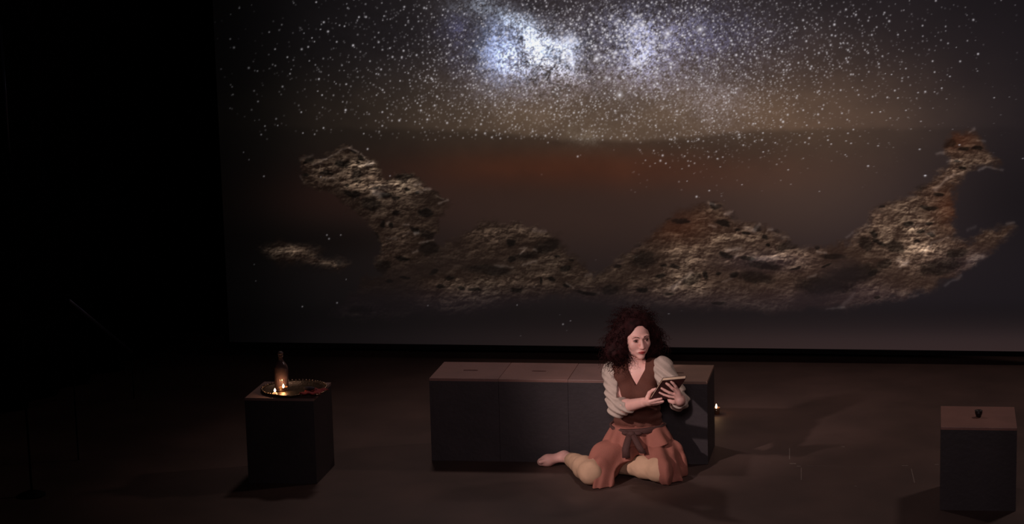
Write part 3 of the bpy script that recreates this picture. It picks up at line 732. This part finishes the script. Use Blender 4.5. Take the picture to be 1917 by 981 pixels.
# pelvis, belly, ribs, shoulders
B.ell((-1.635, -.53, .15), (.155, .115, .115), .04)
B.ell((-1.638, -.555, .30), (.112, .082, .13), .05)
B.ell((-1.636, -.575, .44), (.118, .084, .11), .05)
B.ell((-1.632, -.578, .53), (.125, .078, .075), .04)
B.cone(SH_R+(.02, 0, -.005), SH_L-(.02, 0, .005), .044, .044, .05)
for x in (-1.685, -1.578): B.ell((x, -.645, .475), (.048, .042, .046), .03)
B.cone((-1.637, -.572, .59), H(0, .022, -.07), .05, .046, .03)
# arms
def arm(F, a, b, c, g=0., end=1.):
    F.chain([a, a*.45+b*.55, b], [.046+g, .04+g, .036+g], .025)
    m = b*.65+c*.35; e = b*(1-end)+c*end
    F.chain([b, m, e], [.036+g, .036+g, (.026+g) if end == 1 else .032+g], .02)
arm(B, SH_R, EL_R, WR_R); arm(B, SH_L, EL_L, WR_L)
# feet: the right one lies on its side behind her, toes to the left
def foot(F, ank, toe, heel):
    F.cone(ank, heel, .034, .03, .02)
    F.cone(heel, heel*.35+toe*.65, .031, .034, .025, flat=(0, 0, 1, .85))
    F.cone(heel*.35+toe*.65, toe*.9+heel*.1, .034, .022, .02)
    d = toe-heel; d = d/np.linalg.norm(d); s = np.cross(d, (0, .35, 1.)); s = s/np.linalg.norm(s)
    for i in range(5):
        q = toe*.96+heel*.04+s*(i-2)*.0135-d*(.004*abs(i-.6))
        F.cone(q-d*.03, q, .011, .0115-.0012*i, .006)
foot(B, ANK_R, at(1008, 866, -.50), at(1056, 851, -.455)+np.array((0, 0, -.01)))
foot(B, ANK_L, np.array((-1.93, -.55, .03)), np.array((-1.77, -.555, .035)))
# head
B.ell(H(0, .018, .032), (.0745, .094, .088), .02, HM)
B.ell(H(0, -.028, -.012), (.0625, .066, .085), .025, HM)
B.ell(H(0, -.040, -.066), (.044, .046, .040), .03, HM)
B.ell(H(0, -.078, -.098), (.019, .017, .016), .02, HM)
for s in (-1, 1):
    B.ell(H(s*.036, -.066, -.030), (.022, .02, .022), .02, HM)
    B.cone(H(s*.012, -.0935, .0165), H(s*.044, -.082, .018), .0075, .006, .012)
    B.ell(H(s*.031, -.101, .0), (.0175, .0135, .0115), .01, HM, 's')
    B.ell(H(s*.0305, -.083, -.001), (.0135, .0125, .0095), .006, HM)
    B.ell(H(s*.074, .01, -.012), (.008, .018, .03), .008, HM)
B.cone(H(0, -.090, .012), H(0, -.1145, -.036), .0075, .0105, .008)
for s in (-1, 1): B.ell(H(s*.0115, -.1045, -.0385), (.0075, .009, .0075), .006, HM)
B.ell(H(0, -.088, -.066), (.026, .013, .011), .012, HM)
# hands
def hand(F, wrist, knuck, thumb, fingers, side, normal):
    """palm from the wrist to the row of knuckles; each finger is a bent chain of its own"""
    c = sum(knuck)/len(knuck); n = np.array(normal, float); n /= np.linalg.norm(n)
    for q in knuck: F.cone(wrist*.85+q*.15, q, .015, .0105, .008, flat=(*n, .85))
    F.cone(wrist, c, .022, .018, .01, flat=(*n, .6))
    for f_, r in zip(fingers, (.0085, .009, .0085, .0075)):
        F.chain(f_, [r*1.08, r, r*.92, r*.8], .003)
    F.chain(thumb, [.014, .0115, .0095, .0085], .005)
# the book she holds: a plane tipped towards the audience, its cover outwards
BK = [at(1240, 712, -1.03), at(1284, 708, -1.05), at(1262, 749, -.97), at(1216, 749, -.95)]
bu = BK[1]-BK[0]; bw = np.linalg.norm(bu); bu = bu/bw
bv = BK[0]-BK[3]; bn = np.cross(bv, bu); bn /= np.linalg.norm(bn); bv = np.cross(bu, bn); bv /= np.linalg.norm(bv)
if bn[1] < 0: bn = -bn
if bv[2] < 0: bv = -bv
bh = float((BK[0]-BK[3]) @ bv); bsk = float((BK[0]-BK[3]) @ bu)
def on_book(px, py, off=.009):
    r = _F+_R*(px-PX)/FPX-_U*(py-PY)/FPX
    t = ((BK[0]-CAM) @ bn)/(r @ bn)
    return CAM+r*t-bn*off
book = thing('book', 'small dark hardback book with pale page edges in the kneeling woman\'s hands', 'book', tuple(BK[3]))
BM = np.stack([bu, bv, bn], 1)
def book_box(a, b, bevel=.0015):
    """box in the book's own axes; the cover board leans with the outline"""
    bm = box_bm(a, b, bevel)
    for v in bm.verts:
        q = np.array(v.co); q[0] += bsk*q[1]/bh
        v.co = Vector(BK[3]+BM @ q)
    return bm
M_COVER = mat('dark_red_cover', lin((62, 24, 22)), .6, noise=.4, nscale=30, bump=.2, bscale=200)
M_PAGE = mat('book_pages', lin((228, 196, 168)), .8, noise=.1, nscale=40)
obj('cover', book_box((0, 0, -.003), (bw, bh, 0)), M_COVER, book)
obj('cover', book_box((0, 0, .019), (bw, bh, .022)), M_COVER, book)
bm = book_box((.003, .004, 0), (bw-.003, bh-.001, .019), .0008); pg = obj('pages', bm, M_PAGE, book)
obj('spine', book_box((bw-.003, 0, -.002), (bw+.001, bh, .021)), M_COVER, book)

hand(B, WR_L, [on_book(1271, 728, .013), on_book(1269, 732, .015), on_book(1267, 736, .015), on_book(1267, 741, .014)],
     [on_book(1268, 748, .01), on_book(1261, 752, .004), on_book(1254, 752, -.004), on_book(1250, 748, -.012)],
     [[on_book(1271, 728, .013), on_book(1266, 720, .016), on_book(1261, 715, .011), on_book(1257, 713, .008)],
      [on_book(1269, 732, .015), on_book(1260, 723, .018), on_book(1253, 718, .012), on_book(1248, 716, .008)],
      [on_book(1267, 736, .015), on_book(1255, 731, .019), on_book(1246, 728, .013), on_book(1239, 725, .008)],
      [on_book(1267, 741, .014), on_book(1254, 738, .018), on_book(1244, 736, .013), on_book(1235, 733, .008)]], 1, bn)
hand(B, WR_R, [on_book(1217, 748.5, .014), on_book(1217, 751.5, .012), on_book(1216, 754.5, .006), on_book(1215, 757, -.004)],
     [on_book(1211, 750, -.02), on_book(1214, 744, -.034), on_book(1220, 739, -.034), on_book(1226, 736, -.031)],
     [[on_book(1217, 748.5, .014), on_book(1226, 746, .013), on_book(1233, 745, .011), on_book(1239, 744, .009)],
      [on_book(1217, 751.5, .012), on_book(1227, 750, .013), on_book(1235, 749.5, .011), on_book(1242, 749, .010)],
      [on_book(1216, 754.5, .006), on_book(1226, 754, .006), on_book(1233, 754, .003), on_book(1239, 753.5, 0)],
      [on_book(1215, 757, -.004), on_book(1223, 758, -.004), on_book(1229, 758, -.006), on_book(1234, 757.5, -.010)]], 1, bn)
B.cut((0, 0, .002), (0, 0, -1))
link('body', B.mesh('body'), M_SKIN, woman, True)

# face
for s in (-1, 1):
    e = obj('eye', ellipsoid_bm(H(s*.031, -.0855, -.001), (.0112, .0112, .0058), HM), M_EYE, woman, True)
    obj('iris', ellipsoid_bm(H(s*.031+.0015, -.0955, -.0015), (.0052, .0022, .0052), HM), M_IRIS, e, True)
    obj('eyelid', tube_bm([H(s*(.031-.0135), -.088, .002), H(s*(.031-.007), -.096, .0065), H(s*.031, -.098, .0082), H(s*(.031+.007), -.095, .0065), H(s*(.031+.0135), -.086, .001)], lambda t: .0013+.0011*math.sin(math.pi*t), 8), M_BROW, e, True)
    obj('eyebrow', tube_bm([H(s*.014, -.1, .019), H(s*.022, -.1005, .0225), H(s*.033, -.0965, .0245), H(s*.046, -.0865, .019)], lambda t: .0026*(1-.6*t), 8), M_BROW, woman, True)
bm = tube_bm([H(-.023, -.094, -.0655), H(-.012, -.1025, -.0635), H(-.004, -.1055, -.062), H(0, -.1052, -.0628), H(.004, -.1055, -.062), H(.012, -.1025, -.0635), H(.023, -.094, -.0655)], lambda t: .001+.0024*math.sin(math.pi*t), 10)
tube_bm([H(-.020, -.0945, -.0665), H(-.011, -.1015, -.0705), H(0, -.1042, -.0715), H(.011, -.1015, -.0705), H(.020, -.0945, -.0665)], lambda t: .001+.0028*math.sin(math.pi*t), 10, bm)
obj('lips', bm, M_LIP, woman, True)

# hair: a solid mass cut open over the face, then separate curls laid over and around it
F = Field((-1.86, -.78, .50), (-1.40, -.40, .96), .004)
F.ell(H(0, .034, .045), (.094, .104, .090), .02, HM)
F.ell(H(0, .02, .085), (.07, .08, .058), .03, HM)
for s, wd in ((-1, 1.1), (1, 1.0)):
    F.chain([H(s*.070, .02, .045), H(s*.092, .02, -.02), H(s*.100*wd, .015, -.08), H(s*.092*wd, .01, -.135)], [.045, .052, .054*wd, .034], .03)
F.ell(H(0, .075, -.06), (.09, .05, .10), .03, HM)
F.disp(lambda X, Y, Z: .010*wave(X, Y, Z, 13, 3)+.005*wave(X, Y, Z, 34, 8))
F.ell(H(.0, -.085, -.018), (.0555, .085, .094), .012, HM, 's')
F.cone(H(0, -.07, -.09), H(0, -.04, -.22), .05, .045, .01, 's')
hair = link('hair', F.mesh('hair'), M_HAIR, woman, True)
rnd = random.Random(11)
bm = bmesh.new()
hv = [v.co.copy() for v in hair.data.vertices]; hnrm = [v.normal.copy() for v in hair.data.vertices]
for k in range(900):
    i = rnd.randrange(len(hv)); p = hv[i]; n = hnrm[i]
    loc = HM.T @ (np.array(p)-HC)
    if loc[1] < -.045 and abs(loc[0]) < .062: continue
    L = rnd.uniform(.035, .095); turns = L/rnd.uniform(.022, .04); rad = rnd.uniform(.004, .0085)
    sx = -1 if loc[0] < 0 else 1
    out = Vector(n)*.55+Vector(HM @ np.array((sx*.25, .05, -.75 if loc[2] < .06 else .1)))
    out = (out+Vector((rnd.gauss(0, .22), rnd.gauss(0, .22), rnd.gauss(0, .2)))).normalized()
    if loc[0] < -.05 and rnd.random() < .35: out = (Vector(n)+Vector((-.3, 0, .15))).normalized()
    u = out.cross(Vector((.3, .2, .9))).normalized(); v_ = out.cross(u); ph = rnd.uniform(0, 6.28); m = 14
    pts = []
    for j in range(m):
        t = j/(m-1); a = ph+turns*6.28*t
        pts.append(Vector(p)-Vector(n)*.004+out*L*t*.8+Vector((0, 0, -1))*(.02*t*t)+(u*math.cos(a)+v_*math.sin(a))*rad*min(1, t*4))
    tube_bm(pts, (lambda t, q=rnd.uniform(.0009, .0018): q*(1-.6*t)), 4, bm)
obj('curls', bm, M_HAIR, hair, True, kind='stuff')

# clothes
def sleeve(a, b, c, end, cuff):
    e = b*(1-end)+c*end
    F.cone(a+np.array((0, .0, .0)), a*.35+b*.65, .066, .056, .03)
    F.cone(a*.35+b*.65, b, .056, .052, .02)
    F.cone(b, e, .051, cuff, .015)
    d = (c-e)/np.linalg.norm(c-e); return e, d
def folds(X, Y, Z):
    z = Z*1.0+X*.45
    return .0065*np.sin(z*2*math.pi*26+3.2*wave(X, Y, Z, 5, 5))*(.6+.5*wave(X, Y, Z, 8, 6))+.0022*wave(X, Y, Z, 30, 7)
for a, b_, c_, end, cuff in ((SH_R, EL_R, WR_R, .50, .041), (SH_L, EL_L, WR_L, .62, .042)):
    F = Field(np.minimum(np.minimum(a, b_), c_)-.1, np.maximum(np.maximum(a, b_), c_)+.1, .004)
    e, d = sleeve(a, b_, c_, end, cuff)
    F.disp(folds)
    # end each sleeve square to its arm, only on that arm's side
    def f(X, Y, Z, e=e, d=d): return np.maximum(-((X-e[0])*d[0]+(Y-e[1])*d[1]+(Z-e[2])*d[2]), np.sqrt((X-e[0])**2+(Y-e[1])**2+(Z-e[2])**2)-.10)
    F.add(f, e-.1, e+.1, .003, 's')
    F.cone(e-d*.02, e+d*.08, .030, .034, .003, 's')
    F.add(lambda X, Y, Z: np.maximum(np.abs(X+1.632)-.098, 0*Y+0*Z-1), (-1.74, -1.1, .5), (-1.52, -.4, .7), .004, 's')
    link('sleeve', F.mesh('sleeve'), M_LINEN, woman, True)

F = Field((-1.94, -.82, .14), (-1.36, -.40, .70), .004)
F.ell((-1.638, -.555, .30), (.134, .096, .13), .05)
F.ell((-1.637, -.575, .44), (.135, .098, .12), .05)
F.ell((-1.632, -.578, .53), (.130, .090, .078), .04)
F.cone((-1.735, -.585, .583), (-1.53, -.603, .603), .056, .056, .03)
for s in (-1, 1): F.chain([(-1.634+s*.085, -.60, .60), (-1.634+s*.075, -.64, .56)], [.05, .05], .03)
for x in (-1.685, -1.578): F.ell((x, -.647, .475), (.058, .052, .055), .04)
F.disp(lambda X, Y, Z: .005*np.sin(np.arctan2(X+1.64, -(Y+.50))*17+2*wave(X, Y, Z, 4, 31))*np.clip((.34-Z)/.1, 0, 1)+.0035*wave(X, Y, Z, 14, 32)+.003*np.sin(Z*150+4*wave(X, Y, Z, 5, 9))*np.exp(-((Z-.33)/.06)**2))
F.cone((-1.637, -.565, .60), H(0, .0, -.04), .056, .075, .006, 's')
F.add(lambda X, Y, Z: np.maximum(np.abs(X+1.630)-np.clip((Z-.520)*.55, -.01, .048), Y+.58+0*Z), (-1.70, -.8, .50), (-1.56, -.56, .68), .004, 's')
F.add(lambda X, Y, Z: (Z-.197-.012*np.sin(X*38)+.06*(X+1.64)*0+0*Y), (-1.94, -.82, .14), (-1.36, -.40, .26), .0) if 0 else None
F.cut((-1.64, -.60, .255), (0, 0, -1)); F.cut((0, -.411, 0), (0, 1, 0))
vest = link('vest', F.mesh('vest'), M_VEST, woman, True)

# short flared peplum under the sash
F = Field((-1.96, -.92, .12), (-1.36, -.40, .32), .004)
F.cone((-1.638, -.55, .27), (-1.668, -.61, .145), .130, .160, .03, flat=(0, 1, 0, .80))
F.cone((-1.56, -.58, .25), (-1.515, -.65, .15), .075, .086, .03)
F.disp(lambda X, Y, Z: (.010*np.sin(np.arctan2(X+1.64, -(Y+.50))*15+2.2*wave(X, Y, Z, 4, 31))+.0035*wave(X, Y, Z, 14, 32))*np.clip((.30-Z)/.08, 0, 1))
F.cut((0, 0, .278), (0, 0, 1))
F.add(lambda X, Y, Z: Z-(.176+.010*np.sin(X*30+1)+.06*np.abs(X+1.66))+0*Y, (-1.96, -.92, .12), (-1.36, -.40, .26), .003, 's')
F.cut((0, -.411, 0), (0, 1, 0))
link('peplum', F.mesh('peplum'), M_SKIRT, woman, True)

# skirt
F = Field((-2.02, -.98, .0), (-1.30, -.38, .32), .0042)
F.ell((-1.64, -.53, .17), (.183, .135, .125), .04)
F.cone((-1.64, -.54, .27), (-1.64, -.54, .2), .11, .13, .03)
F.chain([HIP_R, HIP_R*.45+KNEE_R*.55+np.array((0, 0, .01)), KNEE_R*.84+HIP_R*.16+np.array((.016, 0, .002))], [.10, .088, .072], .03)
F.chain([HIP_L, HIP_L*.45+KNEE_L*.55, KNEE_L+np.array((.012, .0, -.002))], [.10, .088, .075], .03)
F.cone((-1.71, -.60, .18), (-1.775, -.845, .03), .075, .052, .03)
F.cone((-1.775, -.83, .05), (-1.79, -.868, -.01), .045, .06, .02)
F.cone((-1.50, -.72, .10), (-1.435, -.745, .0), .07, .052, .03)
F.cone((-1.46, -.62, .12), (-1.42, -.66, .02), .08, .06, .03)
F.cone((-1.64, -.60, .16), (-1.66, -.70, .11), .09, .055, .03)
def sf(X, Y, Z):
    a = np.arctan2(X+1.64, -(Y+.42)+.0*Z)
    low = np.clip((.24-Z)/.18, 0, 1)
    return .0045*np.clip((.16-Z)/.12, 0, 1)*np.sin((X*1.0-Y*.35)*150+2*wave(X, Y, Z, 2.5, 44))+.015*low*np.sin(a*24+2.4*wave(X, Y, Z, 3.0, 41))+.004*wave(X, Y, Z, 9, 42)+.002*wave(X, Y, Z, 24, 43)
F.disp(sf)
# the hem leaves the left shin free in front
F.ell((-1.645, -.80, .035), (.098, .10, .088), .008, None, 's')
F.cone(KNEE_L*.72+ANK_L*.28, ANK_L, .074, .06, .006, 's'); F.ell((-1.60, -.80, .04), (.075, .08, .075), .008, None, 's'); F.ell((-1.558, -.765, .045), (.050, .085, .062), .012, None, 's'); F.ell((-1.545, -.80, .055), (.046, .09, .055), .012, None, 's')
F.cut((0, 0, .004), (0, 0, -1)); F.cut((0, -.411, 0), (0, 1, 0))
link('skirt', F.mesh('skirt'), M_SKIRT, woman, True)

# dark sash knotted at the waist with two hanging ends
def ring_pt(a, z, k=1.0): return Vector((-1.638+.152*k*math.sin(a), -.560-.130*k*math.cos(a), z))
bm = bmesh.new(); rows = []
for i in range(48):
    a = 2*math.pi*i/48; z = .262+.006*math.sin(a*2)
    rows.append([bm.verts.new(ring_pt(a, z+dz, kk)) for dz, kk in ((.017, .97), (.010, 1.05), (0, 1.03), (-.012, 1.06), (-.018, .97))])
for i in range(48):
    for j in range(5):
        bm.faces.new((rows[i][j], rows[(i+1) % 48][j], rows[(i+1) % 48][(j+1) % 5], rows[i][(j+1) % 5]))
sash = obj('sash', bm, M_BELT, woman, True)
kn = (-1.655, -.712, .256)
bm = ellipsoid_bm(kn, (.024, .016, .018)); ellipsoid_bm((kn[0]-.03, kn[1]+.003, kn[2]+.004), (.024, .010, .013), None, bm); ellipsoid_bm((kn[0]+.032, kn[1]+.004, kn[2]+.002), (.026, .010, .012), None, bm)
obj('knot', bm, M_BELT, sash, True)
def ribbon(pts, wdt):
    bm = bmesh.new(); prev = None
    for k, p in enumerate(pts):
        p = Vector(p); ww = wdt*(1+.3*k/len(pts)); q = [bm.verts.new(p+Vector((a*ww, 0, 0))+Vector((0, b, 0))) for a, b in ((-.5, 0), (0, -.004), (.5, 0), (.5, .004), (-.5, .004))]
        if prev:
            for i in range(5): bm.faces.new((prev[i], prev[(i+1) % 5], q[(i+1) % 5], q[i]))
        else: bm.faces.new(q)
        prev = q
    bm.faces.new(prev); return bm
obj('sash_end', ribbon([(kn[0]-.008, kn[1]-.008, kn[2]), (kn[0]-.016, kn[1]-.040, kn[2]-.03), (kn[0]-.024, kn[1]-.062, kn[2]-.07), (kn[0]-.020, kn[1]-.075, kn[2]-.115)], .036), M_BELT, sash, True)
obj('sash_end', ribbon([(kn[0]+.01, kn[1]-.008, kn[2]), (kn[0]+.03, kn[1]-.040, kn[2]-.028), (kn[0]+.052, kn[1]-.062, kn[2]-.06), (kn[0]+.074, kn[1]-.072, kn[2]-.09)], .032), M_BELT, sash, True)

# knitted leggings
for hip, knee, ank in ((HIP_R, KNEE_R, ANK_R), (HIP_L, KNEE_L, ANK_L)):
    mid = hip*.5+knee*.5; calf = knee*.68+ank*.32+np.array((0, 0, .008)); e = ank*.96+knee*.04
    F = Field(np.minimum(np.minimum(mid, knee), ank)-.1, np.maximum(np.maximum(mid, knee), ank)+.1, .0042)
    F.cone(knee*.8+mid*.2, knee, .06, .06, .02); F.ell(knee, (.064, .062, .06), .02)
    F.chain([knee, calf, e], [.060, .061, .040], .02)
    F.disp(lambda X, Y, Z: .003*wave(X, Y, Z, 16, 51)+.0012*wave(X, Y, Z, 45, 52))
    d = (ank-knee)/np.linalg.norm(ank-knee); F.cut(e+d*.004, d); F.cut((0, 0, .003), (0, 0, -1))
    link('legging', F.mesh('legging'), M_LEG, woman, True)
